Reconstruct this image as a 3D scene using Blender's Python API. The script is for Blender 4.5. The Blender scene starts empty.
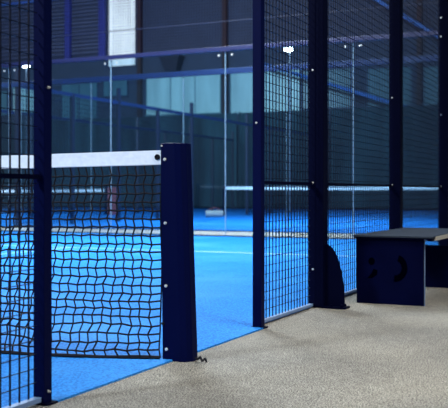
import bpy, math, random
from mathutils import Vector, noise
random.seed(7)
C = bpy.context.scene.collection
S = bpy.context.scene

# ------------------------------------------------------------ materials
def nt(name):
    m = bpy.data.materials.new(name); m.use_nodes = True
    n = m.node_tree.nodes; l = m.node_tree.links
    return m, n, l, n['Principled BSDF']

def mat(name, col, rough=.5, metal=0., var=.12, scale=8., bump=0., spec=.5, emit=None, est=0.):
    m, n, l, b = nt(name)
    tc = n.new('ShaderNodeTexCoord'); nz = n.new('ShaderNodeTexNoise')
    nz.inputs['Scale'].default_value = scale; nz.inputs['Detail'].default_value = 4
    l.new(tc.outputs['Object'], nz.inputs['Vector'])
    mx = n.new('ShaderNodeMixRGB'); mx.blend_type = 'MIX'
    mx.inputs[1].default_value = (*[c*(1-var) for c in col], 1)
    mx.inputs[2].default_value = (*[min(1, c*(1+var)) for c in col], 1)
    l.new(nz.outputs['Fac'], mx.inputs[0]); l.new(mx.outputs[0], b.inputs['Base Color'])
    b.inputs['Roughness'].default_value = rough; b.inputs['Metallic'].default_value = metal
    b.inputs['Specular IOR Level'].default_value = spec
    if bump:
        bp = n.new('ShaderNodeBump'); bp.inputs['Strength'].default_value = bump
        bp.inputs['Distance'].default_value = .01
        l.new(nz.outputs['Fac'], bp.inputs['Height']); l.new(bp.outputs[0], b.inputs['Normal'])
    if emit:
        b.inputs['Emission Color'].default_value = (*emit, 1); b.inputs['Emission Strength'].default_value = est
    return m

def ground_mat():
    m, n, l, b = nt('washed_concrete')
    tc = n.new('ShaderNodeTexCoord')
    n1 = n.new('ShaderNodeTexNoise'); n1.inputs['Scale'].default_value = 150; n1.inputs['Detail'].default_value = 3; n1.inputs['Roughness'].default_value = .8
    n2 = n.new('ShaderNodeTexNoise'); n2.inputs['Scale'].default_value = 1.3; n2.inputs['Detail'].default_value = 5
    n3 = n.new('ShaderNodeTexNoise'); n3.inputs['Scale'].default_value = 22; n3.inputs['Detail'].default_value = 4
    for q in (n1, n2, n3): l.new(tc.outputs['Object'], q.inputs['Vector'])
    r = n.new('ShaderNodeValToRGB')
    r.color_ramp.elements[0].position = .42; r.color_ramp.elements[0].color = (.045, .041, .034, 1)
    r.color_ramp.elements[1].position = .60; r.color_ramp.elements[1].color = (.55, .52, .455, 1)
    l.new(n1.outputs['Fac'], r.inputs[0])
    r2 = n.new('ShaderNodeValToRGB')
    r2.color_ramp.elements[0].position = .3; r2.color_ramp.elements[0].color = (.72, .72, .74, 1)
    r2.color_ramp.elements[1].position = .7; r2.color_ramp.elements[1].color = (1.1, 1.08, 1.04, 1)
    l.new(n2.outputs['Fac'], r2.inputs[0])
    r3 = n.new('ShaderNodeValToRGB')
    r3.color_ramp.elements[0].position = .3; r3.color_ramp.elements[0].color = (.8, .8, .8, 1)
    r3.color_ramp.elements[1].position = .7; r3.color_ramp.elements[1].color = (1.1, 1.1, 1.1, 1)
    l.new(n3.outputs['Fac'], r3.inputs[0])
    a = n.new('ShaderNodeMixRGB'); a.blend_type = 'MULTIPLY'; a.inputs[0].default_value = 1
    l.new(r.outputs[0], a.inputs[1]); l.new(r2.outputs[0], a.inputs[2])
    c = n.new('ShaderNodeMixRGB'); c.blend_type = 'MULTIPLY'; c.inputs[0].default_value = 1
    l.new(a.outputs[0], c.inputs[1]); l.new(r3.outputs[0], c.inputs[2])
    l.new(c.outputs[0], b.inputs['Base Color'])
    bp = n.new('ShaderNodeBump'); bp.inputs['Strength'].default_value = .5; bp.inputs['Distance'].default_value = .006
    l.new(n1.outputs['Fac'], bp.inputs['Height']); l.new(bp.outputs[0], b.inputs['Normal'])
    b.inputs['Roughness'].default_value = .85; b.inputs['Specular IOR Level'].default_value = .2
    return m

def turf_mat():
    m, n, l, b = nt('blue_turf')
    tc = n.new('ShaderNodeTexCoord')
    n1 = n.new('ShaderNodeTexNoise'); n1.inputs['Scale'].default_value = 90; n1.inputs['Detail'].default_value = 3
    n2 = n.new('ShaderNodeTexNoise'); n2.inputs['Scale'].default_value = 1.1; n2.inputs['Detail'].default_value = 5
    for q in (n1, n2): l.new(tc.outputs['Object'], q.inputs['Vector'])
    r = n.new('ShaderNodeValToRGB')
    r.color_ramp.elements[0].position = .3; r.color_ramp.elements[0].color = (.002, .085, .37, 1)
    r.color_ramp.elements[1].position = .72; r.color_ramp.elements[1].color = (.025, .31, .86, 1)
    l.new(n1.outputs['Fac'], r.inputs[0])
    # sand worked into the pile in loose patches
    r2 = n.new('ShaderNodeValToRGB')
    r2.color_ramp.elements[0].position = .45; r2.color_ramp.elements[0].color = (0, 0, 0, 1)
    r2.color_ramp.elements[1].position = .75; r2.color_ramp.elements[1].color = (.35, .35, .35, 1)
    l.new(n2.outputs['Fac'], r2.inputs[0])
    mx = n.new('ShaderNodeMixRGB'); mx.inputs[2].default_value = (.09, .38, .84, 1)
    l.new(r2.outputs[0], mx.inputs[0]); l.new(r.outputs[0], mx.inputs[1])
    l.new(mx.outputs[0], b.inputs['Base Color'])
    bp = n.new('ShaderNodeBump'); bp.inputs['Strength'].default_value = .5; bp.inputs['Distance'].default_value = .006
    l.new(n1.outputs['Fac'], bp.inputs['Height']); l.new(bp.outputs[0], b.inputs['Normal'])
    b.inputs['Roughness'].default_value = .7; b.inputs['Specular IOR Level'].default_value = .1
    return m

def glass_mat(name, tint, refl_col, base=.04):
    m = bpy.data.materials.new(name); m.use_nodes = True
    n = m.node_tree.nodes; l = m.node_tree.links
    n.clear()
    out = n.new('ShaderNodeOutputMaterial'); mix = n.new('ShaderNodeMixShader')
    tr = n.new('ShaderNodeBsdfTransparent'); tr.inputs[0].default_value = (*tint, 1)
    gl = n.new('ShaderNodeBsdfGlossy'); gl.inputs['Roughness'].default_value = .03; gl.inputs[0].default_value = (*refl_col, 1)
    fr = n.new('ShaderNodeFresnel'); fr.inputs[0].default_value = 1.45
    l.new(fr.outputs[0], mix.inputs[0]); l.new(tr.outputs[0], mix.inputs[1]); l.new(gl.outputs[0], mix.inputs[2])
    l.new(mix.outputs[0], out.inputs[0])
    return m

def screen_mat():
    # woven windbreak cloth, dark green with soft vertical folds of weave density
    m, n, l, b = nt('windbreak_cloth')
    tc = n.new('ShaderNodeTexCoord'); mp = n.new('ShaderNodeMapping'); mp.inputs['Scale'].default_value = (1, 1, .12)
    nz = n.new('ShaderNodeTexNoise'); nz.inputs['Scale'].default_value = 1.3; nz.inputs['Detail'].default_value = 5
    l.new(tc.outputs['Object'], mp.inputs[0]); l.new(mp.outputs[0], nz.inputs['Vector'])
    r = n.new('ShaderNodeValToRGB')
    r.color_ramp.elements[0].position = .35; r.color_ramp.elements[0].color = (.007, .024, .034, 1)
    r.color_ramp.elements[1].position = .68; r.color_ramp.elements[1].color = (.030, .085, .105, 1)
    l.new(nz.outputs['Fac'], r.inputs[0]); l.new(r.outputs[0], b.inputs['Base Color'])
    b.inputs['Roughness'].default_value = .9
    return m

def window_mat(name, col, st):
    m, n, l, b = nt(name)
    tc = n.new('ShaderNodeTexCoord'); mp = n.new('ShaderNodeMapping'); mp.inputs['Scale'].default_value = (1.2, 1.2, .15)
    nz = n.new('ShaderNodeTexNoise'); nz.inputs['Scale'].default_value = 2.2; nz.inputs['Detail'].default_value = 4
    l.new(tc.outputs['Object'], mp.inputs[0]); l.new(mp.outputs[0], nz.inputs['Vector'])
    r = n.new('ShaderNodeValToRGB')
    r.color_ramp.elements[0].position = .3; r.color_ramp.elements[0].color = (*[c*.6 for c in col], 1)
    r.color_ramp.elements[1].position = .7; r.color_ramp.elements[1].color = (*col, 1)
    l.new(nz.outputs['Fac'], r.inputs[0])
    b.inputs['Base Color'].default_value = (*[c*.4 for c in col], 1)
    l.new(r.outputs[0], b.inputs['Emission Color']); b.inputs['Emission Strength'].default_value = st
    b.inputs['Roughness'].default_value = .3
    return m

NAVY = mat('navy_steel', (.0005, .0011, .012), .55, 0, .15, 6, spec=.03)
NAVYB = mat('navy_post_paint', (.0006, .0022, .030), .5, 0, .12, 5, spec=.04)
WIRE = mat('mesh_wire_paint', (.001, .002, .014), .5, spec=.15)
RAIL = mat('pale_rail', (.15, .24, .42), .5, .1, .3, 14)  # paler grey-blue than the navy steel
BOLT = mat('bolt_zinc', (.75, .75, .72), .3, .4)
CORD = mat('net_cord', (.006, .006, .010), .8, spec=.2)
TAPE = mat('tape_canvas', (.84, .86, .90), .8, 0, .12, 40, .3)
GROUND = ground_mat(); TURF = turf_mat()
LINE = mat('line_turf_white', (.32, .50, .72), .7, 0, .15, 60)
KERB = mat('kerb_paving', (.80, .76, .66), .8, 0, .08, 6)
DARK = mat('dark_channel', (.006, .010, .035), .5)
PURP = mat('purple_blue_rail', (.016, .020, .075), .4, .2)
BEAM = mat('blue_beam', (.10, .28, .80), .5)
BLUERAIL = mat('deep_blue_rail', (.010, .028, .11), .4, .1)
GLASS = glass_mat('wall_glass', (.80, .90, .95), (.75, .92, 1))
GEDGE = mat('glass_edge', (.22, .34, .44), .5, spec=.2)
SCREEN = screen_mat()
CLAD = mat('cladding_dark', (.042, .062, .115), .7, 0, .3, 1.5)
LOUV = mat('louvre_slat', (.12, .15, .26), .6, 0, .25, 2)
RUST = mat('rust_column', (.045, .018, .02), .7)
COLB = mat('blue_column', (.05, .065, .36), .6)
WIN = window_mat('lit_frosted_glass', (.36, .60, .68), .80)
WIND = window_mat('dim_frosted_glass', (.055, .15, .22), .7)
WINW = window_mat('lit_white_panel', (.62, .75, .85), 1.25)
LAMPG = mat('lamp_glow', (1, 1, 1), .5, emit=(.88, .95, 1), est=30)
SLAB = mat('bench_slab', (.026, .034, .050), .8, 0, .5, 12, .3, spec=.12)
SLABE = mat('bench_slab_edge', (.34, .32, .27), .7, 0, .1, 20)
BENCHP = mat('bench_panel', (.0006, .0016, .021), .55, 0, .3, 5, spec=.03)
MARK = mat('bench_mark', (.0002, .0003, .003), .9, spec=0)
PALE = mat('pale_paint', (.36, .34, .33), .6)
RED = mat('faded_red', (.25, .05, .06), .6)

# ------------------------------------------------------------ mesh helpers
class MB:
    def __init__(s): s.v = []; s.f = []
    def box(s, a, b):
        x0, y0, z0 = a; x1, y1, z1 = b; i = len(s.v)
        s.v += [(x0,y0,z0),(x1,y0,z0),(x1,y1,z0),(x0,y1,z0),(x0,y0,z1),(x1,y0,z1),(x1,y1,z1),(x0,y1,z1)]
        s.f += [(i,i+3,i+2,i+1),(i+4,i+5,i+6,i+7),(i,i+1,i+5,i+4),(i+1,i+2,i+6,i+5),(i+2,i+3,i+7,i+6),(i+3,i,i+4,i+7)]
        return s
    def tube(s, p, q, r, n=6, r2=None, caps=True):
        p = Vector(p); q = Vector(q); d = (q-p).normalized()
        u = d.cross(Vector((0,0,1)) if abs(d.z) < .9 else Vector((1,0,0))).normalized(); w = d.cross(u)
        i = len(s.v); r2 = r if r2 is None else r2
        for c, rr in ((p, r), (q, r2)):
            for k in range(n):
                a = 2*math.pi*k/n; s.v.append(tuple(c + u*math.cos(a)*rr + w*math.sin(a)*rr))
        for k in range(n): s.f.append((i+k, i+(k+1) % n, i+n+(k+1) % n, i+n+k))
        if caps: s.f.append(tuple(i+k for k in range(n))[::-1]); s.f.append(tuple(i+n+k for k in range(n)))
        return s
    def prism(s, pts, f0, f1):
        """pts: 2-D outline; f0/f1 map a 2-D point to the two end faces."""
        i = len(s.v); n = len(pts)
        s.v += [f0(p) for p in pts] + [f1(p) for p in pts]
        s.f += [tuple(range(i, i+n))[::-1], tuple(range(i+n, i+2*n))]
        for k in range(n): s.f.append((i+k, i+(k+1) % n, i+n+(k+1) % n, i+n+k))
        return s
    def build(s, name, m, parent=None, bevel=0., smooth=False, m2=None, kind=None, label=None):
        me = bpy.data.meshes.new(name); me.from_pydata(s.v, [], s.f); me.update()
        o = bpy.data.objects.new(name, me); C.objects.link(o); me.materials.append(m)
        if m2: me.materials.append(m2)
        if parent is not None: o.parent = parent
        if bevel:
            b = o.modifiers.new('soft_edge', 'BEVEL'); b.width = bevel; b.segments = 2; b.limit_method = 'ANGLE'
        if smooth:
            for p in me.polygons: p.use_smooth = True
        if kind: o['kind'] = kind
        if label: o['label'] = label
        return o
def tag(o, label, cat, group=None):
    o['label'] = label; o['category'] = cat
    if group: o['group'] = group
    return o
def thing(name, loc, label, cat, group=None):
    o = bpy.data.objects.new(name, None); C.objects.link(o); o.location = loc; o.empty_display_size = .2
    return tag(o, label, cat, group)
def copy_tree(o, parent=None, loc=None, label=None):
    c = o.copy(); C.objects.link(c)
    if parent is not None: c.parent = parent
    if loc is not None: c.location = loc
    if label: c['label'] = label
    for ch in [k for k in bpy.data.objects if k.parent == o]: copy_tree(ch, c)
    return c

# ------------------------------------------------------------ ground and courts (structure)
MB().box((-60, -14, -.2), (30, 60, 0)).build('floor', GROUND, kind='structure')
def court(x1, y0, y1, name):
    t = MB().box((x1-10, y0, 0), (x1, y1, .008))
    if name == 'own': t.box((x1, -.94, 0), (x1+.075, .975, .008))
    t = t.build('court_floor', TURF, kind='structure')
    yc = (y0+y1)/2; L = MB()
    for s in (-1, 1): L.box((x1-10, yc+s*6.45-.03, .008), (x1, yc+s*6.45+.03, .010))
    L.box((x1-5.025, yc-6.45, .008), (x1-4.975, yc+6.45, .010))
    L.build('trim_court_lines', LINE, kind='structure')
court(-.035, -10, 10, 'own'); court(.04, 11.7, 31.7, 'next')
MB().box((-14.3, 11.72, 0), (-9.96, 33.0, .006)).build('floor_walkway', TURF, kind='structure')
MB().box((-40, 31.7, 0), (6, 33.0, .005)).build('floor_walkway', TURF, kind='structure')
MB().box((-14.3, -10, 0), (-9.96, 10, .006)).build('floor_walkway', TURF, kind='structure')
court(-14.3, 11.7, 31.7, 'side'); court(-14.3, -10, 10, 'side')
MB().box((-30, 10.06, 0), (4, 11.66, .012)).build('floor_strip', KERB, kind='structure')
k = MB().box((-10.05, 10.0, 0), (.1, 10.055, .028)).build('trim_kerb', DARK, kind='structure')
k = MB().box((-10.05, 11.66, 0), (.1, 11.715, .03)).build('trim_kerb', DARK, kind='structure')
k = MB().box((-24.3, 11.66, 0), (-14.2, 11.715, .06)).build('trim_kerb', DARK, kind='structure')

# ------------------------------------------------------------ side fence
H = 3.0
def wires(y0, y1, z0, z1, x=0., step=.05, t=.0025, skip=()):
    m = MB(); n = max(1, round((y1-y0)/step))
    for i in range(1, n):
        y = y0+(y1-y0)*i/n; m.box((x-t, y-t, z0), (x+t, y+t, z1))
    t *= .62
    n = round((z1-z0)/step)
    for i in range(1, n):
        z = z0+(z1-z0)*i/n; m.box((x-t-.003, y0, z-t), (x+t-.003, y1, z+t))
    return m
def fence_panel(y0, y1, label, edge=False, px=-.03):
    t = thing('mesh_fence_panel', (px, y0, 0), label, 'fence panel', 'mesh fence panels along the court side')
    L = y1-y0
    wires(0, L, .03, H-.02).build('wire_mesh', WIRE, t)
    MB().box((-.012, 0, .012), (.016, L, .028)).build('bottom_rail', RAIL, t, label='pale grey bottom rail')
    MB().box((-.012, 0, .795), (.012, L, .812)).build('middle_rail', NAVY, t)
    MB().box((-.015, 0, H-.04), (.015, L, H)).build('top_rail', NAVY, t)
    if edge:
      for a in (.012,): MB().box((-.006, a, .034), (.006, a+.008, H-.04)).build('edge_strip', RAIL, t)
    return t
def bolt_mb(p, nrm, r=.008):
    p = Vector(p); nrm = Vector(nrm)
    return MB().tube(p, p+nrm*.004, r, 10).tube(p+nrm*.004, p+nrm*.009, r*.62, 6)
def slim_post(y, label, bolts, w=.042):
    t = thing('fence_post', (0, y, 0), label, 'post', 'posts of the court fence')
    h = w/2
    MB().box((-h, -h, 0), (h, h, H)).build('shaft', NAVYB, t, bevel=.003)
    MB().box((-.04, -.03, 0), (.045, .03, .008)).build('base_plate', NAVY, t, bevel=.002)
    for f, z in bolts:
        if f == 's': bolt_mb((h, 0, z), (1, 0, 0), .005).build('bolt', BOLT, t)
        else: bolt_mb((-.002, -h, z), (0, -1, 0), .006).build('bolt', BOLT, t)
    return t
def thick_post(y, label, bolts):
    t = thing('fence_post', (0, y, 0), label, 'post', 'posts of the court fence')
    MB().box((-.05, -.05, 0), (.05, .05, 4)).build('shaft', NAVY, t, bevel=.004)
    MB().box((-.05, -.05, 0), (.20, .05, .012)).build('base_plate', NAVY, t, bevel=.002)
    g = [(.05, .012), (.178, .012)]
    for i in range(13):
        a = i/12
        g.append((.178-.128*a**1.7 if True else 0, .05+.36*math.sin(a*math.pi/2)**1.0))
    MB().prism(g, lambda p: (p[0], -.006, p[1]), lambda p: (p[0], .006, p[1])).build('foot_bracket', NAVY, t)
    for xx in (.10, .17):
        for yy in (.032, -.032): MB().tube((xx, yy, .012), (xx, yy, .026), .011, 6).build('anchor_nut', NAVY, t)
    for f, z in bolts:
        if f == 's': bolt_mb((.05, 0, z), (1, 0, 0), .008).build('bolt', BOLT, t)
        else: bolt_mb((-.02 if f == 'f' else .02, -.05, z), (0, -1, 0), .0065).build('bolt', BOLT, t)
    return t
fence_panel(-3.0, -.985, 'blue-black mesh fence panel on the near side of the net, ending at the slim post', px=0)
fence_panel(1.035, 1.938, 'narrow mesh fence panel between the slim opening post and the thick post', True)
fence_panel(2.052, 3.938, 'mesh fence panel behind the bench end, between two thick posts')
fence_panel(4.052, 5.938, 'mesh fence panel seen above the bench seat slab, beyond the second thick post')
fence_panel(6.052, 7.938, 'mesh fence panel past the last thick post')
slim_post(-.955, 'slim navy post crossing in front of the net and its white tape', [('s', .045), ('s', 1.12)], .047)
slim_post(1.005, 'slim navy post at the open gap beside the net post, holding the narrow mesh panel', [('f', 1.13)], .052)
thick_post(2.0, 'thick navy post with a curved foot bracket standing free on the concrete', [('f', 1.54), ('f', .25), ('f', .81)])
thick_post(4.0, 'thick navy post whose foot is hidden behind the bench', [('f', 1.55), ('f', .81)])
thick_post(6.0, 'thick navy post at the picture edge with bolts in a vertical row', [('f', 2.58), ('f', 2.38), ('f', 1.56), ('f', .81)])
thick_post(8.0, 'thick navy post last in the fence row, beyond the bench', [('f', 1.5)])

# ------------------------------------------------------------ net and its post
def net_post(x, sgn, label):
    t = thing('net_post', (x, -.03, 0), label, 'net post')
    P = .967
    def sec(z):
        f = z/P                                  # 0 foot, 1 top: the outer side leans in towards the top
        o = .105-.034*f
        i = -.031-.011*f
        return [(sgn*i, -.035), (sgn*(o-.045), -.035), (sgn*(o-.018), -.026), (sgn*o, -.006), (sgn*o, .045), (sgn*i, .045)]
    m = MB(); zs = [0, .25, .5, .75, P]; n = 6
    for z in zs: m.v += [(a, b, z) for a, b in sec(z)]
    for k in range(len(zs)-1):
        for j in range(n):
            q = (k*n+j, k*n+(j+1) % n, (k+1)*n+(j+1) % n, (k+1)*n+j)
            m.f.append(q if sgn > 0 else q[::-1])
    m.f.append(tuple(range(n))[::-1]); m.f.append(tuple(range((len(zs)-1)*n, len(zs)*n)))
    m.build('post_body', NAVYB, t, bevel=.003)
    for z in (.02, .612, .333, .052, .895):
        if z == .02: continue
        bolt_mb((sgn*(-.010-.010*z), -.035, z), (0, -1, 0), .007).build('bolt', BOLT, t)
    bolt_mb((sgn*-.034, -.035, .955), (0, -1, 0), .004).build('bolt', BOLT, t)
    bolt_mb((sgn*-.028, -.035, .165), (0, -1, 0), .008).build('bolt', CORD, t, label='black bolt')
    h = MB(); pts = [(.116, 0, .018), (.13, -.004, .014), (.145, -.01, .026), (.158, -.02, .010), (.17, -.012, .022), (.178, -.016, .006)]
    for a, b in zip(pts, pts[1:]): h.tube((sgn*a[0], a[1], a[2]), (sgn*b[0], b[1], b[2]), .005, 6)
    h.build('ground_hook', CORD, t)
    return t
net_post(.021, 1, 'broad tapering navy net post at the court opening, the white tape bolted to it')
net_post(-10.015, -1, 'net post at the other end of the court, opposite the opening')

net = thing('tennis_net', (-.026, -.045, 0), 'black padel net with white top tape stretched from the broad navy net post', 'net')
LEN = 9.93
def sag(u):                                   # foot of the net drawn to the near side
    u = min(max(u, 0), LEN); d = min(u, LEN-u)
    return -.03-.31*(1-math.exp(-d/.7))
def topz(u): return .905-.035*math.sin(math.pi*min(1, u/LEN))   # underside of sag: centre a little lower
def build_net(parent, L, cx, rows, t, jit):
    P0 = {}
    cols = round(L/cx); P = {}
    for i in range(cols+1):
        u = i*L/cols; zt = topz(u*LEN/L)-.030
        for j in range(rows+1):
            f = j/rows
            z = zt*(1-f**.93)+.014*f
            k = jit*(.25+.75*f*f)
            e = 0 if i == 0 or i == cols else 1
            dx = e*k*(noise.noise((i*.21, j*.35, 3.1))*.026 + (random.random()-.5)*.010)
            dx += e*(.0055 if (j % 2) else -.0055)*jit
            dz = k*(noise.noise((i*.16, j*.3, 9.7))*.020 + (random.random()-.5)*.006) if 0 < j < rows else 0
            dy = k*noise.noise((i*.05, j*.13, 1.7))*.05 if j < rows else 0
            dy += sag(u)*f**1.6
            dz -= .004*((i % 2)-.5) if 0 < j < rows else 0
            P[i, j] = (-u+dx+(.010*f if i == 0 else 0), dy, z+dz)
    m = MB()
    for i in range(cols+1):
        for j in range(rows+1):
            if j < rows: m.tube(P[i, j], P[i, j+1], t, 4, caps=False)
            if i < cols and j > 0: m.tube(P[i, j], P[i+1, j], t, 4, caps=False)
    return m.build('netting', CORD, parent), P, cols
nn, P, cols = build_net(net, LEN-.02, .0445, 23, .0040, 1)
def strip(L, z_of, h, t, n=60, m=None, y=0):
    m = m or MB(); i0 = len(m.v)
    for k in range(n+1):
        u = L*k/n; z = z_of(u)
        m.v += [(-u, y-t, z), (-u, y+t, z), (-u, y+t, z+h), (-u, y-t, z+h)]
    for k in range(n):
        a = i0+4*k; b = a+4
        for j in range(4): m.f.append((a+j, a+(j+1) % 4, b+(j+1) % 4, b+j))
    m.f += [(i0+3, i0+2, i0+1, i0), (i0+4*n, i0+4*n+1, i0+4*n+2, i0+4*n+3)]
    return m
def tz(u): return topz(u)-.032+.0016*noise.noise((u*5, 1, 2))
strip(LEN, tz, .064, .005, 160).build('top_tape', TAPE, net, label='white canvas top tape')
st = strip(LEN, lambda u: tz(u)-.0008, .0035, .0062, 160); st.build('tape_stitching', mat('tape_thread', (.55, .6, .68), .8), net)
ring = MB()
for k in range(12):
    a, b = 2*math.pi*k/12, 2*math.pi*(k+1)/12
    ring.tube((-.018+.010*math.cos(a), -.008, .906+.010*math.sin(a)), (-.018+.010*math.cos(b), -.008, .906+.010*math.sin(b)), .0038, 6)
ring.tube((-.018, -.0045, .906), (-.018, -.007, .906), .010, 12); ring.build('eyelet', CORD, net)
bt = MB()
for k in range(120):
    a, b = LEN*k/120, LEN*(k+1)/120
    bt.tube((-a+(.008 if k == 0 else 0), sag(a)+.004*math.sin(k), .014+.002*math.sin(k*1.7)), (-b, sag(b)+.004*math.sin(k+1), .014+.002*math.sin((k+1)*1.7)), .009, 6)
bt.build('bottom_rope', CORD, net)

# far nets
def far_net(x, y, label, lo=0):
    t = thing('tennis_net', (x, y, 0), label, 'net', 'nets of the courts beyond the glass')
    m = MB()
    for i in range(0, 99): m.box((-i*.1-.004, -.003, .02), (-i*.1+.004, .003, .85))
    for j in range(9): m.box((-9.9, -.003, .05+j*.095), (0, .003, .058+j*.095))
    m.build('netting', CORD, t)
    strip(9.9, lambda u: .83-lo-.02*math.sin(math.pi*u/9.9), .085, .008, 30).build('top_tape', TAPE, t, label='white top tape')
    for a in (.04, -9.94): MB().box((a-.04, -.04, 0), (a+.04, .04, .95)).build('end_post', NAVY, t)
    return t
far_net(0, 21.7, 'distant net whose white tape runs on past the fence posts, beyond the glass wall')
far_net(-14.3, 21.7, 'distant net whose tape shows through the netting of the close net', .07)

# ------------------------------------------------------------ glass end walls
def glass_wall(x_edges, y, zt, railmat, where, group, clamps=True):
    for a, b in zip(x_edges, x_edges[1:]):
        t = thing('glass_panel', (a, y, .0), where[len(done)], 'glass panel', group); done.append(1)
        L = b-a
        MB().box((.009, .005, .03), (L-.009, .017, zt-.03)).build('pane', GLASS, t)
        MB().box((-.006, .0, .03), (.006, .02, zt-.03)).build('edge_strip', GEDGE, t, label='pale glass edge')
        if clamps:
            for u in (.12, L-.12):
                bolt_mb((u, .004, zt-.09), (0, -1, 0), .018).build('clamp', BOLT, t)
done = []
XE = [-11.1, -8.9, -6.66, -4.42, -2.22, 0]
glass_wall(XE, 10.0, 3.12, PURP, [
    'clear glass wall panel on the far end of the court, at the corner',
    'clear glass wall panel seen through the near mesh fence and its slim post',
    'clear glass wall panel behind the white tape of the close net',
    'clear glass wall panel seen through the opening beside the net post',
    'clear glass wall panel seen through the mesh fence near the bench'], 'glass panels of the court end wall')
t = thing('wall_head_rail', (0, 10.01, 0), 'purple-blue steel rail along the top of the glass end wall', 'rail')
MB().box((-11.1, -.03, 3.10), (.0, .03, 3.17)).build('rail_bar', PURP, t, bevel=.005)
for xx in XE[1:-1]: MB().box((xx-.09, -.036, 3.09), (xx+.09, -.030, 3.15)).build('joint_plate', PURP, t)
def upper_mesh(a, b, y, z0, z1, label, grp):
    t = thing('wall_mesh_panel', (a, y, z0), label, 'mesh panel', grp); L = b-a; m = MB()
    for i in range(1, round(L/.05)):
        m.box((i*.05-.002, -.002, 0), (i*.05+.002, .002, z1-z0))
    for j in range(1, round((z1-z0)/.05)): m.box((0, -.005, j*.05-.002), (L, -.001, j*.05+.002))
    m.build('wire_mesh', WIRE, t)
    MB().box((0, -.006, .42), (L, .006, .431)).build('middle_rail', DARK, t)
    MB().box((0, -.02, z1-z0-.04), (L, .02, z1-z0)).build('top_rail', BLUERAIL, t)
for k, (a, b) in enumerate(zip(XE, XE[1:])):
    upper_mesh(a, b, 10.01, 3.17, 4.3, ['mesh strip on top of the glass at the far court corner', 'mesh strip on top of the glass, in front of the louvred cladding',
        'mesh strip on top of the glass, in front of the lit white panel', 'mesh strip on top of the glass, above the open gap by the net post',
        'mesh strip on top of the glass, seen through the fence by the bench'][k], 'mesh strips over the glass end wall')
# second glass wall: next court
done = []
XN = [-9.95, -8.2, -6.1, -4.0, -2.0, 0]
glass_wall(XN, 11.69, 3.0, BLUERAIL, ['glass panel of the next court, at its corner post', 'glass panel of the next court, second from its corner post',
   'glass panel of the next court, in the middle of its end wall', 'glass panel of the next court, fourth from its corner post', 'glass panel of the next court, by the mesh side fence'],
   'glass panels of the next court', clamps=False)
t = thing('wall_head_rail', (0, 11.69, 0), 'deep blue steel rail over the glass of the next court', 'rail')
MB().box((-24.3, -.03, 2.96), (0, .03, 3.06)).build('rail_bar', BLUERAIL, t, bevel=.005)

def far_side_fence(x, y0, y1, label, hh=3.0):
    t = thing('side_fence', (x, y0, 0), label, 'fence', 'side fences of the courts beyond'); L = y1-y0
    for seg in ((0, 8.0), (12.0, L)):
        if seg[1] > L: continue
        m = MB()
        n = round((seg[1]-seg[0])/.1)
        for i in range(n): m.box((-.004, seg[0]+i*.1-.004, .05), (.004, seg[0]+i*.1+.004, hh))
        for j in range(1, 30): m.box((-.004, seg[0], j*.1-.004), (.004, seg[1], j*.1+.004))
        m.build('wire_mesh', WIRE, t)
    MB().box((-.03, 0, hh-.05), (.03, L, hh+.03)).build('top_rail', BLUERAIL, t)
    for k in range(round(L/2)+1):
        if k == 5: continue
        MB().box((-.04, k*2-.04, 0), (.04, k*2+.04, hh+(.35 if k % 2 == 0 else 0))).build('post', DARK, t)
far_side_fence(-10.06, 11.72, 31.7, 'dark side fence of the next court, its top rail sloping across the lit windows')
far_side_fence(-14.25, 11.72, 31.7, 'dark side fence of the court past the walkway')

# ------------------------------------------------------------ windbreak, building
def windbreak(a, b, label):
    t = thing('windbreak_screen', (a, 32.2, 0), label, 'screen', 'windbreak screens behind the courts'); m = MB(); n = 60; L = b-a
    for k in range(n+1):
        u = L*k/n; w = .04*math.sin(u*4.1)+.03*math.sin(u*9.3+1)
        m.v += [(u, w, .1), (u, w, 4.2), (u, w+.02, .1), (u, w+.02, 4.2)]
    for k in range(n):
        i = 4*k; m.f += [(i, i+4, i+5, i+1), (i+2, i+3, i+7, i+6), (i+1, i+5, i+7, i+3), (i, i+2, i+6, i+4)]
    m.build('cloth', SCREEN, t, smooth=False)
    for u in [q*2.5 for q in range(int(L/2.5)+1)]:
        MB().tube((u, .14, 0), (u, .14, 4.25), .04, 8).build('support_pole', DARK, t)
windbreak(-42, -24.5, 'dark green windbreak screen at the outermost court')
windbreak(-24.4, -14.3, 'dark green windbreak screen behind the court past the walkway')
windbreak(-14.2, -10.1, 'short dark green windbreak screen closing the walkway between courts')
windbreak(-10.0, 6, 'dark green windbreak screen behind the next court, under the lit windows')

YB = 34.0
TH = math.radians(25.2)
CAM = Vector((1.942, -3.571, .75))
def on_facade(px, py=192):
    """where the line of sight through a photo point meets the building front: used to measure it, once."""
    r = (px-224)/900; fx, fy = -math.sin(TH), math.cos(TH); rx, ry = math.cos(TH), math.sin(TH)
    dx, dy = fx+r*rx, fy+r*ry
    D = (YB-CAM.y)/dy
    return CAM.x+dx*D, .75+(192-py)*D/900
MB().box((-50, YB, 0), (14, YB+.4, 12.5)).build('wall_back', CLAD, kind='structure')
lv = MB()
x0, _ = on_facade(50); x1, _ = on_facade(107); z0 = on_facade(80, 54)[1]
z = z0
while z < 12.3:
    lv.box((-48, YB-.10, z), (x1, YB-.01, z+.09)); z += .185
lv.build('wall_back_louvres', LOUV, kind='structure')
lv = MB(); z = on_facade(180, 42)[1]; xa = on_facade(140)[0]
for px in (70, 104): 
    xx = on_facade(px)[0]
    MB().box((xx-.16, YB-.26, z0-.3), (xx+.16, YB-.10, 12.4)).build('wall_column', COLB, kind='structure')
for px in (-30,):
    xx = on_facade(px)[0]
    MB().box((xx-.16, YB-.26, 0), (xx+.16, YB-.10, 12.4)).build('wall_column', COLB, kind='structure')
for px in (141, 226, 420):
    xx = on_facade(px)[0]
    MB().box((xx-.10, YB-.22, 0), (xx+.10, YB, 12.4)).build('wall_column', RUST, kind='structure')
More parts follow.
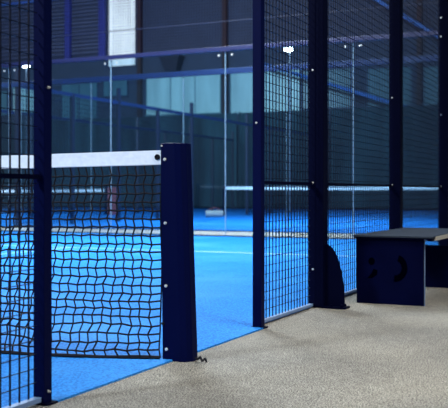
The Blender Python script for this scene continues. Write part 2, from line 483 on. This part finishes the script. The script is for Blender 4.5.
n = 0
def win(px0, px1, py0, py1, m, frame=.05):
    global n
    n += 1
    a, zt = on_facade(px0, py0); b, zb = on_facade(px1, py1)
    zt = on_facade((px0+px1)/2, py0)[1]; zb = on_facade((px0+px1)/2, py1)[1]
    o = MB().box((a, YB-.05, zb), (b, YB-.01, zt)).build('window_%d' % n, m, kind='structure')
    fr = MB()
    w = b-a; k = max(1, round(w/1.3))
    for i in range(k+1):
        xx = a+w*i/k; fr.box((xx-.02, YB-.07, zb), (xx+.02, YB-.045, zt))
    fr.box((a-.05, YB-.09, zb-.06), (b+.05, YB-.04, zb)); fr.box((a-.05, YB-.09, zt), (b+.05, YB-.04, zt+.06))
    fr.build('window_frame', BLUERAIL if m is not WIN else WIND, o)
win(147, 221, 76, 114, WIN)
win(231, 300, 72, 112, WIN)
win(303, 352, 70, 108, WIND)
win(368, 412, 68, 106, WIND)
win(424, 470, 66, 104, WIND)
win(62, 98, 84, 119, WIND)
win(14, 36, 88, 112, WIN)
win(-20, 8, 92, 116, WIND)
win(109, 136, -16, 66, WINW)
win(104, 128, 78, 96, WIND)
# diagonal stair stringers fixed to the front of the building
st = thing('stair_stringer', (0, YB, 0), 'long blue diagonal steel beam crossing the building front above the far fence', 'beam')
def diag(p0, p1, w, mt, root):
    a, za = on_facade(*p0); b, zb = on_facade(*p1)
    MB().tube((a, -.35, za), (b, -.35, zb), w, 8).build('beam_bar', mt, root)
    MB().tube((a, -.35, za-.20), (b, -.35, zb-.20), w*.6, 8).build('lower_flange', DARK, root)
    for f in (0, .33, .66, 1):
        x = a+(b-a)*f; zz = za+(zb-za)*f
        MB().box((x-.05, -.35, zz-.06), (x+.05, -.012, zz+.06)).build('wall_bracket', DARK, root)
diag((262, 64), (500, 136), .085, BEAM, st)
st = thing('stair_stringer', (0, YB, 0), 'shorter blue diagonal steel beam high up, seen between the last thick posts', 'beam')
diag((368, -5), (500, 73), .085, BEAM, st)
# wall fixture
fx = thing('wall_loudspeaker', (on_facade(175)[0], YB-.2, on_facade(175, 72)[1]), 'dark hopper-shaped fixture on the building front above the lit windows', 'speaker')
m = MB(); b = [(-.28, -.25), (.28, -.25), (.28, .18), (-.28, .18)]; tq = [(-.5, -.4), (.5, -.4), (.5, .19), (-.5, .19)]
m.v = [(x, y, .0) for x, y in b]+[(x, y, .62) for x, y in tq]
m.f = [(3, 2, 1, 0), (4, 5, 6, 7)]+[(i, (i+1) % 4, 4+(i+1) % 4, 4+i) for i in range(4)]
m.build('horn', DARK, fx); MB().box((-.54, -.44, .62), (.54, .19, .70)).build('rim', DARK, fx)

# ------------------------------------------------------------ floodlight poles
def light_pole(x, y, label, hz=6.0, rr=.065):
    t = thing('floodlight_pole', (x, y, 0), label, 'floodlight', 'floodlight poles at the far courts')
    MB().tube((0, 0, 0), (0, 0, hz), .055, 10, .04).build('pole', mat('pole_grey', (.10, .13, .18), .4, .4) if 'pole_grey' not in bpy.data.materials else bpy.data.materials['pole_grey'], t)
    MB().box((-.12, -.12, 0), (.12, .12, .02)).build('base_plate', DARK, t)
    h = MB().box((-.18, -.16, hz-.01), (.16, .10, hz+.06)); h.build('lamp_housing', DARK, t, bevel=.01)
    MB().tube((-.07, -.10, hz-.08), (.06+rr, -.10, hz-.08), rr, 14).tube((-.16, -.10, hz-.07), (-.07, -.10, hz-.075), .04, 14, .05).build('lamp_glass', LAMPG, t, label='bright white lamp glass')
    return t
light_pole(-9.85, 27.1, 'lit floodlight on a pole, glowing through the narrow mesh panel')
light_pole(-21.42, 26.8, 'lit floodlight glowing beside the slim post above the net, on a pole of its own', 6.1, .11)

# small far items
t = tag(MB().box((-.16, -.05, 0), (.16, .05, .9)).build('red_post_pad', RED, bevel=.02), 'small faded red pad standing far off, just past the end of the distant net tape', 'pad')
t.location = (-13.7, 21.2, 0)
t = tag(MB().tube((0, 0, 0), (0, 0, 1.4), .05, 8).build('walkway_bollard', PALE), 'pale slender pole seen just beside the net post, beyond the glass', 'pole')
t.location = (-11.86, 20.9, 0)
bg = thing('sports_bag', (-9.65, 20.4, .010), 'small pale bag lying on the far blue court beyond the glass', 'bag')
m = MB()
for k in range(8):
    pass
MB().tube((-.26, 0, .10), (.26, 0, .10), .10, 12).build('bag_body', PALE, bg, bevel=.02)
m = MB()
for k in range(8):
    a, b = math.pi*k/8, math.pi*(k+1)/8
    m.tube((.18*math.cos(a), 0, .17+.10*math.sin(a)), (.18*math.cos(b), 0, .17+.10*math.sin(b)), .012, 6)
m.build('handle', RED, bg); bg.rotation_euler = (0, 0, .5)

# ------------------------------------------------------------ bench
bn = thing('bench', (.158, 2.33, 0), 'navy bench with grey seat slab and dark emblem on its end panel', 'bench')
PW, HT = .455, .448
MB().box((0, 0, 0), (PW, .035, HT)).build('end_panel', BENCHP, bn, bevel=.003, label='navy end panel with two dark curved marks')
MB().box((PW-.001, .016, 0), (PW+.003, .034, HT)).build('edge_strip', RAIL, bn, label='side of the end panel, coloured pale as lit')  # panel's lit side face, its light put into the pale colour
m = MB(); m.box((-.012, -.035, HT), (PW+.065, 1.36, HT+.012)); m.build('seat_top', SLAB, bn, bevel=.002, label='worn grey top skin of the seat')
MB().box((-.008, -.03, HT-.008), (PW+.062, 1.355, HT)).build('seat_core', NAVY, bn)
MB().box((PW+.055, .06, HT-.018), (PW+.072, 1.355, HT+.008)).build('seat_edge', SLABE, bn, label='pale beige seat edge')  # beige outer side of the slab, light on it put into the pale tone
MB().box((PW+.03, -.02, HT-.02), (PW+.055, 1.34, HT-.004)).build('seat_rib', NAVY, bn)
MB().box((0, 1.20, 0), (PW, 1.235, .33)).build('end_panel', BENCHP, bn, bevel=.003)
MB().box((.02, 1.2, .33), (.16, 1.235, HT-.004)).build('support_bracket', NAVY, bn)
MB().box((.12, .035, .30), (.15, 1.20, .36)).build('stretcher', NAVY, bn)
def arc_mark(cx, cz, r0, w, a0, a1, n=14):
    mm = MB(); 
    for k in range(n):
        A, B = a0+(a1-a0)*k/n, a0+(a1-a0)*(k+1)/n
        pts = [(cx+r0*math.cos(A), cz+r0*1.1*math.sin(A)), (cx+(r0+w)*math.cos(A), cz+(r0+w)*1.1*math.sin(A)),
               (cx+(r0+w)*math.cos(B), cz+(r0+w)*1.1*math.sin(B)), (cx+r0*math.cos(B), cz+r0*1.1*math.sin(B))]
        mm.prism(pts, lambda p: (p[0], -.003, p[1]), lambda p: (p[0], .001, p[1]))
    return mm
mk = arc_mark(.265, .245, .045, .038, -math.radians(95), math.radians(70)); mk.build('emblem_mark', MARK, bn, label='dark curved emblem stroke')
MB().prism([(.105+.022*math.cos(a), .285+.026*math.sin(a)) for a in [k*math.pi/6 for k in range(12)]], lambda p: (p[0], -.003, p[1]), lambda p: (p[0], .001, p[1])).build('emblem_mark', MARK, bn, label='dark emblem dot')
MB().prism([(.075, .170), (.11, .172), (.142, .195), (.145, .225), (.118, .235), (.105, .205)], lambda p: (p[0], -.003, p[1]), lambda p: (p[0], .001, p[1])).build('emblem_mark', MARK, bn, label='dark comma-shaped emblem stroke')

# ------------------------------------------------------------ camera
cam = bpy.data.cameras.new('camera'); co = bpy.data.objects.new('camera', cam); C.objects.link(co)
co.location = CAM; co.rotation_euler = (math.radians(90), math.radians(0), TH)
cam.sensor_width = 36; cam.sensor_fit = 'HORIZONTAL'; cam.lens = 36*900/448
cam.shift_y = -12/448
cam.clip_end = 200
cam.dof.use_dof = True; cam.dof.focus_distance = 4.6; cam.dof.aperture_fstop = 5.0
S.camera = co

# ------------------------------------------------------------ light
w = bpy.data.worlds.new('evening_sky'); S.world = w; w.use_nodes = True
bgn = w.node_tree.nodes['Background']; bgn.inputs[0].default_value = (.46, .66, 1.0, 1); bgn.inputs[1].default_value = .21
def area(name, loc, tgt, size, power, col, spread=180):
    l = bpy.data.lights.new(name, 'AREA'); l.shape = 'SQUARE'; l.size = size; l.energy = power; l.color = col; l.spread = math.radians(spread)
    o = bpy.data.objects.new(name, l); C.objects.link(o); o.location = loc
    o.rotation_euler = (Vector(tgt)-Vector(loc)).to_track_quat('-Z', 'Y').to_euler(); o['kind'] = 'helper'
WH = (1, .95, .86); CW = (.78, .9, 1)
area('court_floodlight', (-5, 6.5, 7.5), (-5, 6.5, 0), 3, 1750, CW, 170)
area('near_court_floodlight', (-6, -11, 9), (-1, 2, .7), 2, 390, CW, 80)
area('next_court_floodlight', (-5, 14, 7), (-5, 20, 0), 4, 1750, CW, 160)
area('side_court_floodlight', (-19, 14, 7), (-19, 20, 0), 4, 1600, CW, 160)
area('walk_floodlight', (4.5, -1, 6), (1.5, 1.0, 0), 2.5, 112, WH, 75)
for q in (-11, -5, 0): area('added_strip_fill', (q, 10.85, 4.7), (q, 10.85, 0), .6, 75, (1, .93, .82), 110)  # added fill lights that brighten the paving between the glass walls

S.view_settings.view_transform = 'Standard'; S.view_settings.look = 'None'
S.view_settings.gamma = 1; S.view_settings.use_curve_mapping = False; S.view_settings.exposure = 0
